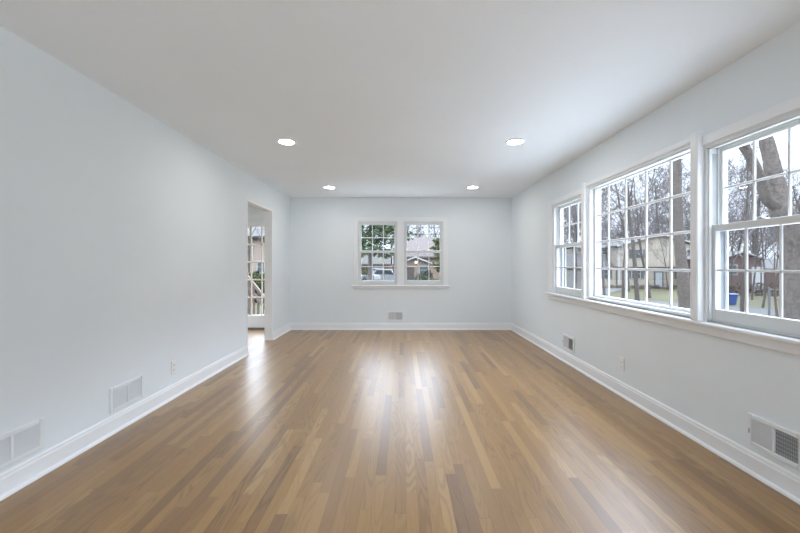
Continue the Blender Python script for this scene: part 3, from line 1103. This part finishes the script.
# low metal fence corner in the front yard
pz = 17.0
p0 = at(769.2, 300, pz); p1 = at(806, 300, pz)
gf = ground_z(p0.x, pz)
fr = empty('metal_fence', (p0.x, pz, gf))
tag(fr, 'thin grey metal fence post and rail in the front yard', 'fence')
M_GALV = mat('galvanised_metal', ext((0.24, 0.25, 0.26)), 0.5, .05, 6, metal=.4)
top = at(769, 288.5, pz).z
for xx in (p0.x, p1.x):
    g = MB(); g.tube([(xx, pz, ground_z(xx, pz) - .1), (xx, pz, top + .05)], .045, 10); g.build('post', M_GALV, fr)
for zz in (top - .05, top - .45):
    g = MB(); g.tube([(p0.x, pz, zz), (p1.x, pz, zz)], .022, 8); g.build('rail', M_GALV, fr)

# utility poles and wires along the far side
M_POLE = mat('weathered_pole', ext((0.16, 0.13, 0.11)), .9, .15, 3)
M_WIRE = mat('black_wire', ext((0.03, 0.03, 0.035)), .6, .05, 3)
YW = 57.0
lab = ['wooden utility pole hidden left of the far window', 'wooden utility pole hidden between the far and right windows', 'wooden utility pole beside the brick house']
for i, xx in enumerate((-15.0, 19.5, 58.0)):
    zz = ground_z(xx, YW) - .2
    rt = empty('utility_pole', (xx, YW, zz)); tag(rt, lab[i], 'utility pole', 'utility poles')
    g = MB(); g.tube([(xx, YW, zz), (xx, YW, 8.4)], [.17, .12], 10); g.build('pole', M_POLE, rt)
    g = MB(); g.box(xx - .06, xx + .06, YW - .9, YW + .9, 7.55, 7.67); g.build('crossarm', M_POLE, rt)
for z_, r_, l_ in ((6.95, .035, 'upper overhead wire crossing behind the windows'), (6.0, .06, 'thick lower overhead cable crossing behind the windows')):
    g = MB()
    P = []
    for a, b in ((-15.0, 19.5), (19.5, 58.0)):
        for i in range(13):
            t = i / 12
            P.append((a + (b - a) * t, YW - .1, z_ - .45 * 4 * t * (1 - t) * .5))
    g.tube(P, r_, 6)
    tag(g.build('overhead_wire', M_WIRE), l_, 'wire', 'overhead wires')

# deck and stair rail outside the next room's door
M_DECK = mat('weathered_deck_wood', ext((0.22, 0.15, 0.115)), .85, .15, 5)
dk = MB()
for i in range(11):
    dk.box(-4.4, -1.9, D + WT + .06 + i * .145, D + WT + .06 + i * .145 + .138, -.07, -.035)
for xx in (-4.3, -2.0):
    dk.box(xx - .05, xx + .05, D + .35, D + 1.65, -1.0, -.071)
g = dk.build('deck', M_DECK); g['kind'] = 'structure'; g['label'] = 'weathered wooden deck outside the glazed door'; g['category'] = 'deck'
YR = 8.45
rl = empty('deck_railing', (-3.0, YR, -.035))
tag(rl, 'weathered brown stair railing with balusters outside the glazed door', 'railing')
M_RAIL = mat('weathered_rail_wood', ext((0.30, 0.215, 0.175)), .85, .15, 6)
q0, q1 = at(245.5, 274.5, YR), at(272, 307, YR)
g = MB(); g.box(-4.3, q0.x, YR - .045, YR + .045, q0.z - .02, q0.z + .05); g.build('top_rail', M_RAIL, rl)
for dz in (0, -.22):
    g = MB(); g.prism([(q0.x, q0.z + dz - .03), (q1.x, q1.z + dz - .03), (q1.x, q1.z + dz + .05), (q0.x, q0.z + dz + .05)], 'y', YR - .045, YR + .045)
    g.build('stair_rail', M_RAIL, rl)
g = MB(); g.box(q0.x - .05, q0.x + .05, YR - .05, YR + .05, -.035, q0.z + .06); g.build('newel_post', M_RAIL, rl)
x = -4.2
while x < q1.x:
    zt = q0.z if x < q0.x else q0.z + (q1.z - q0.z) * (x - q0.x) / (q1.x - q0.x)
    if abs(x - q0.x) > .06:
        g = MB(); g.box(x - .02, x + .02, YR - .02, YR + .02, -.035, zt - .02); g.build('baluster', M_RAIL, rl)
    x += .098


# ------------------------------------------------------------------ trees
M_BARK = mat('grey_brown_bark', ext((0.185, 0.158, 0.140)), .95, .38, 17.0, bump=.8, spec=.1)
M_BARK_D = mat('dark_bark', ext((0.14, 0.12, 0.11)), .95, .25, 7.0, spec=.1)
M_TWIG = mat('bare_twigs', ext((0.27, 0.24, 0.235)), .95, .20, 1.0, spec=.1)


def limb(mb, p, d, length, r0, r1, R, sides, n, wob, lift=0.0):
    pts, rad = [p.copy()], [r0]
    d = d.normalized()
    for i in range(1, n + 1):
        d = (d + Vector((R.uniform(-wob, wob), R.uniform(-wob, wob), R.uniform(-wob, wob) + lift))).normalized()
        p = p + d * (length / n)
        pts.append(p.copy()); rad.append(r0 + (r1 - r0) * i / n)
    mb.tube(pts, rad, sides, cap=False)
    return pts, rad


def sprout(mb, pts, rad, R, level, length, dens, t0=.25, thin=.006, ratio=.55):
    """grow side branches from a limb"""
    n = [0, 7, 6, 5, 4][level]
    n = max(2, int(n * dens))
    for i in range(n):
        t = (i + R.uniform(.2, .9)) / n
        t = t0 + (1 - t0) * t
        k = min(len(pts) - 2, int(t * (len(pts) - 1)))
        f = t * (len(pts) - 1) - k
        f = min(f, 1)
        p = pts[k].lerp(pts[k + 1], f)
        ax = (pts[k + 1] - pts[k]).normalized()
        o = ax.orthogonal().normalized()
        o.rotate(Matrix.Rotation(R.uniform(0, 2 * math.pi), 3, ax))
        ang = R.uniform(.5, 1.05)
        d = ax * math.cos(ang) + o * math.sin(ang) + Vector((0, 0, .15))
        L = length * R.uniform(.55, 1.0) * (1.1 - .5 * t)
        r = (rad[k] + (rad[k + 1] - rad[k]) * f) * R.uniform(.4, .62)
        if level >= 3:
            q, s = limb(mb, p, d, L, max(r, thin * 2), thin, R, 3, 2, .25)
        else:
            q, s = limb(mb, p, d, L, max(r, thin * 2.6), max(r * .35, thin * 1.5), R, 5 if level == 1 else 4, 4, .20, .03)
        if level < 4:
            sprout(mb, q, s, R, level + 1, L * ratio, dens, .25, thin, ratio)


def tree_meshes(seed, h, r, dens=1.0, wob=.10, t0=.25, thin=.007, ratio=.55):
    R = random.Random(seed)
    tm = MB()
    p = Vector((0, 0, -.3))
    pts, rad = limb(tm, p, Vector((R.uniform(-.08, .08), R.uniform(-.08, .08), 1)), h * .8, r, r * .22, R, 9, 8, wob, .06)
    bm_ = MB()
    sprout(bm_, pts, rad, R, 1, h * .42, dens, t0, thin, ratio)
    return tm.mesh('trunk', M_BARK_D, True, False), bm_.mesh('branches', M_TWIG, True, False)


variants = [tree_meshes(11 + i, [13, 15, 12, 16, 11][i], [.12, .15, .10, .16, .09][i], [1.05, 1.0, 1.1, 1.0, 1.1][i], t0=.34, thin=.006, ratio=.64) for i in range(5)]
# taller trees of the wood, coarser twigs
variants += [tree_meshes(31 + i, [21, 23, 19, 24][i], [.24, .30, .22, .32][i], 1.2, .08, .22, .013, .62) for i in range(4)]


def place_tree(v, x, y, rz, s, label, group):
    rt = empty('bare_tree', (x, y, ground_z(x, y)))
    rt.rotation_euler = (0, 0, rz); rt.scale = (s, s, s)
    for me, nm in zip(variants[v], ('trunk', 'branches')):
        o = bpy.data.objects.new(nm, me); COL.objects.link(o); o.parent = rt
    tag(rt, label, 'tree', group)


RT = random.Random(5)
# wood rising behind the cream and brick houses
n_ = 0
for i in range(60):
    x = 12 + i * 1.45 + RT.uniform(-.7, .7)
    y = (72, 79, 87)[i % 3] + RT.uniform(-2, 2)
    place_tree(5 + i % 4, x, y, RT.uniform(0, 6), RT.uniform(.9, 1.25), 'bare winter tree in the wood rising behind the cream house', 'bare trees behind the houses')
# yard trees across the street
yard = [(24.0, 47, 1, .95, 'thin bare tree in front of the garage wing, left edge of the picture window'),
        (31.2, 52, 3, .85, 'bare yard tree standing before the left end of the cream house'),
        (38.6, 55, 0, .8, 'slender bare yard tree right of the white front door'),
        (41.5, 42, 2, .95, 'bare tree behind the fence rail and the sapling'),
        (40.5, 46.5, 1, .85, 'bare tree straight behind the blue bin, before the red brick house'),
        (35.6, 38.5, 0, .85, 'bare tree right of the blue bin, before the red brick house'),
        (29.5, 31.0, 4, 1.0, 'bare tree at the street edge just left of the fence post'),
        (15.9, 25.5, 1, 1.05, 'bare tree on the near lawn before the shuttered upstairs window'),
        (20.6, 38.5, 0, 1.1, 'tall bare tree beyond the street before the shed roof of the wing'),
        (26.9, 41.0, 3, 1.05, 'broad bare tree left of the white front door'),
        (16.4, 36.0, 2, 1.1, 'bare tree seen through the farthest side window, before the garage door'),
        (16.3, 28.0, 4, 1.2, 'thin bare tree on the near lawn before the corner of the cream house'),
        (18.0, 20.0, 2, 1.0, 'small bare tree closest to the nearest window, left of the forked trunk'),
        (22.6, 27.0, 0, 1.1, 'bare tree just left of the blue bin'),
        (-11.6, 29.0, 2, .9, 'bare tree seen through the glazed door before the pinkish brick house')]
for x, y, v, s, l in yard:
    place_tree(v, x, y, RT.uniform(0, 6), s, l, None)
# trees behind the back window and door
for i in range(16):
    x = -28 + i * 3.1 + RT.uniform(-1.0, 1.0)
    place_tree(5 + i % 4, x, RT.uniform(76, 92), RT.uniform(0, 6), RT.uniform(.7, .95), 'bare winter tree in the distance behind the far window', 'bare trees far behind')

# big forked trunk close to the near window
ZT = 9.0


def px_path(points, z0=ZT):
    return [at(x, y, z0 + dz) for x, y, dz in points]


def gnarl(mb, pts, rad, sides=16, seed=1):
    """trunk with a slightly lumpy cross-section"""
    R = random.Random(seed)
    fine_p, fine_r = [], []
    for i in range(len(pts) - 1):
        for j in range(4):
            t = j / 4
            fine_p.append(pts[i].lerp(pts[i + 1], t)); fine_r.append((rad[i] + (rad[i + 1] - rad[i]) * t) * R.uniform(.94, 1.06))
    fine_p.append(pts[-1]); fine_r.append(rad[-1])
    b = len(mb.v)
    mb.tube(fine_p, fine_r, sides)
    return fine_p, fine_r


def big_tree(trunk_paths, label, seed, br_len):
    b0 = trunk_paths[0][0][0]
    rt = empty('forked_tree' if len(trunk_paths) > 1 else 'leaning_tree', (b0.x, b0.y, ground_z(b0.x, b0.y)))
    tag(rt, label, 'tree')
    tm, bm_ = MB(), MB()
    R = random.Random(seed)
    for i, (P, Rd) in enumerate(trunk_paths):
        fp, fr_ = gnarl(tm, P, Rd, 16, seed + i)
        up = [(p, r) for p, r in zip(fp, fr_) if p.z > 3.3]
        if len(up) > 3:
            sprout(bm_, [u[0] for u in up], [u[1] * .30 for u in up], R, 1, br_len, 1.1)
    tm.build('trunk', M_BARK, rt, True, False)
    bm_.build('branches', M_TWIG, rt, True, False)
    return rt


gb = ground_z(9.4, ZT)
base = [Vector((at(803, 300, ZT).x, ZT, gb - .3)), at(799, 290, ZT), at(795, 250, ZT), at(788, 226, ZT), at(779, 207, ZT)]
big_tree([(base, [.40, .29, .25, .235, .22]),
          (px_path([(780, 210, 0), (767, 200, -.1), (759.5, 177, -.2), (751, 158, -.3), (742, 143, -.4), (726, 112, -.6), (705, 70, -.9), (690, 20, -1.1)]), [.13, .115, .108, .10, .096, .09, .075, .05]),
          (px_path([(781, 210, 0), (777, 187, .1), (773, 171, .15), (770.5, 157, .2), (765.5, 138, .3), (758, 110, .4), (752, 70, .6), (748, 10, .9)]), [.19, .17, .16, .152, .145, .13, .11, .07])],
         'large grey forked tree trunk close outside the nearest window', 3, 3.2)
ZT2 = 13.5
gb = ground_z(10, ZT2)
P = [Vector((at(687, 300, ZT2).x, ZT2, gb - .3)), at(685.5, 304, ZT2), at(683.5, 280, ZT2), at(681, 260, ZT2), at(678.5, 230, ZT2), at(677, 195, ZT2), at(677, 160, ZT2), at(679, 110, ZT2), at(676, 50, ZT2)]
big_tree([(P, [.28, .22, .195, .18, .165, .15, .135, .11, .07])], 'leaning bare tree trunk behind the right end of the picture window', 8, 3.6)

# young sapling near the fence
sx = at(777, 300, 15.5).x
sp_ = empty('sapling', (sx, 15.5, ground_z(sx, 15.5)))
tag(sp_, 'slim brown sapling beside the grey fence post', 'tree')
R = random.Random(21)
tm, bm_ = MB(), MB()
pts, rad = limb(tm, Vector((sx + .15, 15.5, ground_z(sx, 15.5) - .1)), Vector((-.12, 0, 1)), 3.4, .06, .02, R, 6, 6, .08, .03)
sprout(bm_, pts, rad, R, 2, 1.0, .7)
tm.build('trunk', mat('sapling_bark', ext((.16, .105, .075)), .9, .2, 5), sp_, True, False)
bm_.build('branches', M_TWIG, sp_, True, False)


# evergreens: boughs of many small needle sprays
def needle_mat(name, c):
    return mat(name, c, .85, .35, 1.6, spec=.15)


M_PINE = needle_mat('pine_needles', ext((0.12, 0.165, 0.085)))
M_OLIVE = needle_mat('olive_foliage', ext((0.165, 0.170, 0.06)))
M_SHRUB = needle_mat('shrub_leaves', ext((0.085, 0.105, 0.040)))
M_BRUSH = needle_mat('brown_hedge_twigs', ext((0.115, 0.082, 0.065)))


def sprays(mb, R, c, rx, ry, rz_, n, size):
    for _ in range(n):
        while True:
            q = Vector((R.uniform(-1, 1), R.uniform(-1, 1), R.uniform(-1, 1)))
            if q.length <= 1: break
        q = c + Vector((q.x * rx, q.y * ry, q.z * rz_))
        a = Vector((R.uniform(-1, 1), R.uniform(-1, 1), R.uniform(-.6, .6))).normalized() * size * R.uniform(.6, 1.3)
        b = a.orthogonal().normalized(); b.rotate(Matrix.Rotation(R.uniform(0, 6.28), 3, a.normalized())); b *= size * .35
        mb.add([q - a, q + b, q + a, q - b], [(0, 1, 2, 3)])


def evergreen(name, x, y, h, r, base_h, n_b, per, size, m_, label, seed, cone=True, gappy=1.0):
    z = ground_z(x, y)
    rt = empty(name, (x, y, z))
    tag(rt, label, 'tree' if h > 2 else 'shrub')
    R = random.Random(seed)
    t = MB(); t.tube([(x, y, z - .2), (x, y, z + h * .95)], [max(.05, h * .018), .03], 8); t.build('trunk', M_BARK_D, rt, True, False)
    f = MB()
    for i in range(n_b):
        tt = (i + .5) / n_b
        zz = z + base_h + (h - base_h) * tt
        rr = r * ((1 - tt) * .85 + .15 if cone else math.sqrt(max(.05, 1 - (2 * tt - 1) ** 2)))
        a = R.uniform(0, 6.28)
        L = rr * R.uniform(.6, 1.0)
        c = Vector((x + math.cos(a) * L * .6, y + math.sin(a) * L * .6, zz - L * .12))
        sprays(f, R, c, L * .55 * gappy, L * .55 * gappy, max(.12, L * .18), per, size)
        f.tube([(x, y, zz), (x + math.cos(a) * L, y + math.sin(a) * L, zz - L * .2)], [.035, .01], 4, False)
    f.build('foliage', m_, rt, False, False)


p = at(370, 260, 27); evergreen('pine_tree', p.x, 27, 9.5, 2.9, 3.1, 44, 75, .20, M_PINE, 'green pine with spreading boughs behind the left far window', 31)
p = at(396, 260, 33); evergreen('pine_tree', p.x, 33, 9, 2.1, 4.6, 17, 60, .20, M_PINE, 'second pine with airy boughs between the two far windows', 32)
p = at(357, 260, 36); evergreen('pine_tree', p.x, 36, 7.5, 2.2, 1.2, 34, 90, .2, M_OLIVE, 'olive green conifer at the left edge of the far window', 33)
p = at(449, 260, 22); evergreen('holly_tree', p.x, 22, 5.6, 1.05, .1, 60, 110, .13, M_OLIVE, 'olive green evergreen at the right edge of the far window', 34, False)
p = at(427.5, 275, 30); evergreen('evergreen_shrub', p.x, 30, 1.7, .95, .05, 26, 90, .10, M_SHRUB, 'rounded green shrub in front of the brown brick gable', 35, False)
p = at(418, 278, 40); evergreen('evergreen_shrub', p.x, 41, 1.2, .8, .05, 20, 80, .10, M_SHRUB, 'small green shrub left of the rounded shrub under the gable', 36, False)
p = at(256, 275, 22); evergreen('evergreen_shrub', p.x, 22, 1.7, 1.3, .05, 36, 100, .12, M_SHRUB, 'green shrub behind the deck railing', 37, False)
p = at(250, 275, 30); evergreen('pine_tree', p.x - 1.5, 30, 7.5, 1.6, 2.0, 24, 80, .2, M_OLIVE, 'olive conifer beside the pale pinkish brick house', 38)
# low brown hedge along the cream house and brush along the brick house
for i in range(15):
    x = 30.3 + i * 1.17
    if 40.0 < x < 41.8: continue
    z = ground_z(x, 59)
    R = random.Random(60 + i)
    f = MB(); sprays(f, R, Vector((x, 58.9, z + .28)), .62, .4, .34, 160, .10)
    for k in range(5): f.tube([(x + R.uniform(-.3, .3), 58.9, z - .05), (x + R.uniform(-.5, .5), 58.9 + R.uniform(-.2, .2), z + .5)], [.02, .01], 4, False)
    tag(f.build('low_hedge', M_BRUSH, None, False, False), 'low brown bush in the bed along the cream house front', 'bush', 'low bushes along the cream house')
for i in range(11):
    x = 37.5 + i * 1.55; y = 46.0 - i * .42
    z = ground_z(x, y)
    R = random.Random(90 + i)
    f = MB(); sprays(f, R, Vector((x, y, z + .75)), 1.0, .7, .85, 260, .16)
    for k in range(6): f.tube([(x + R.uniform(-.4, .4), y, z - .05), (x + R.uniform(-.8, .8), y + R.uniform(-.3, .3), z + 1.5)], [.03, .012], 4, False)
    tag(f.build('brush_hedge', M_BRUSH, None, False, False), 'reddish brown brush in the hedge before the red brick house', 'bush', 'brown brush before the brick house')
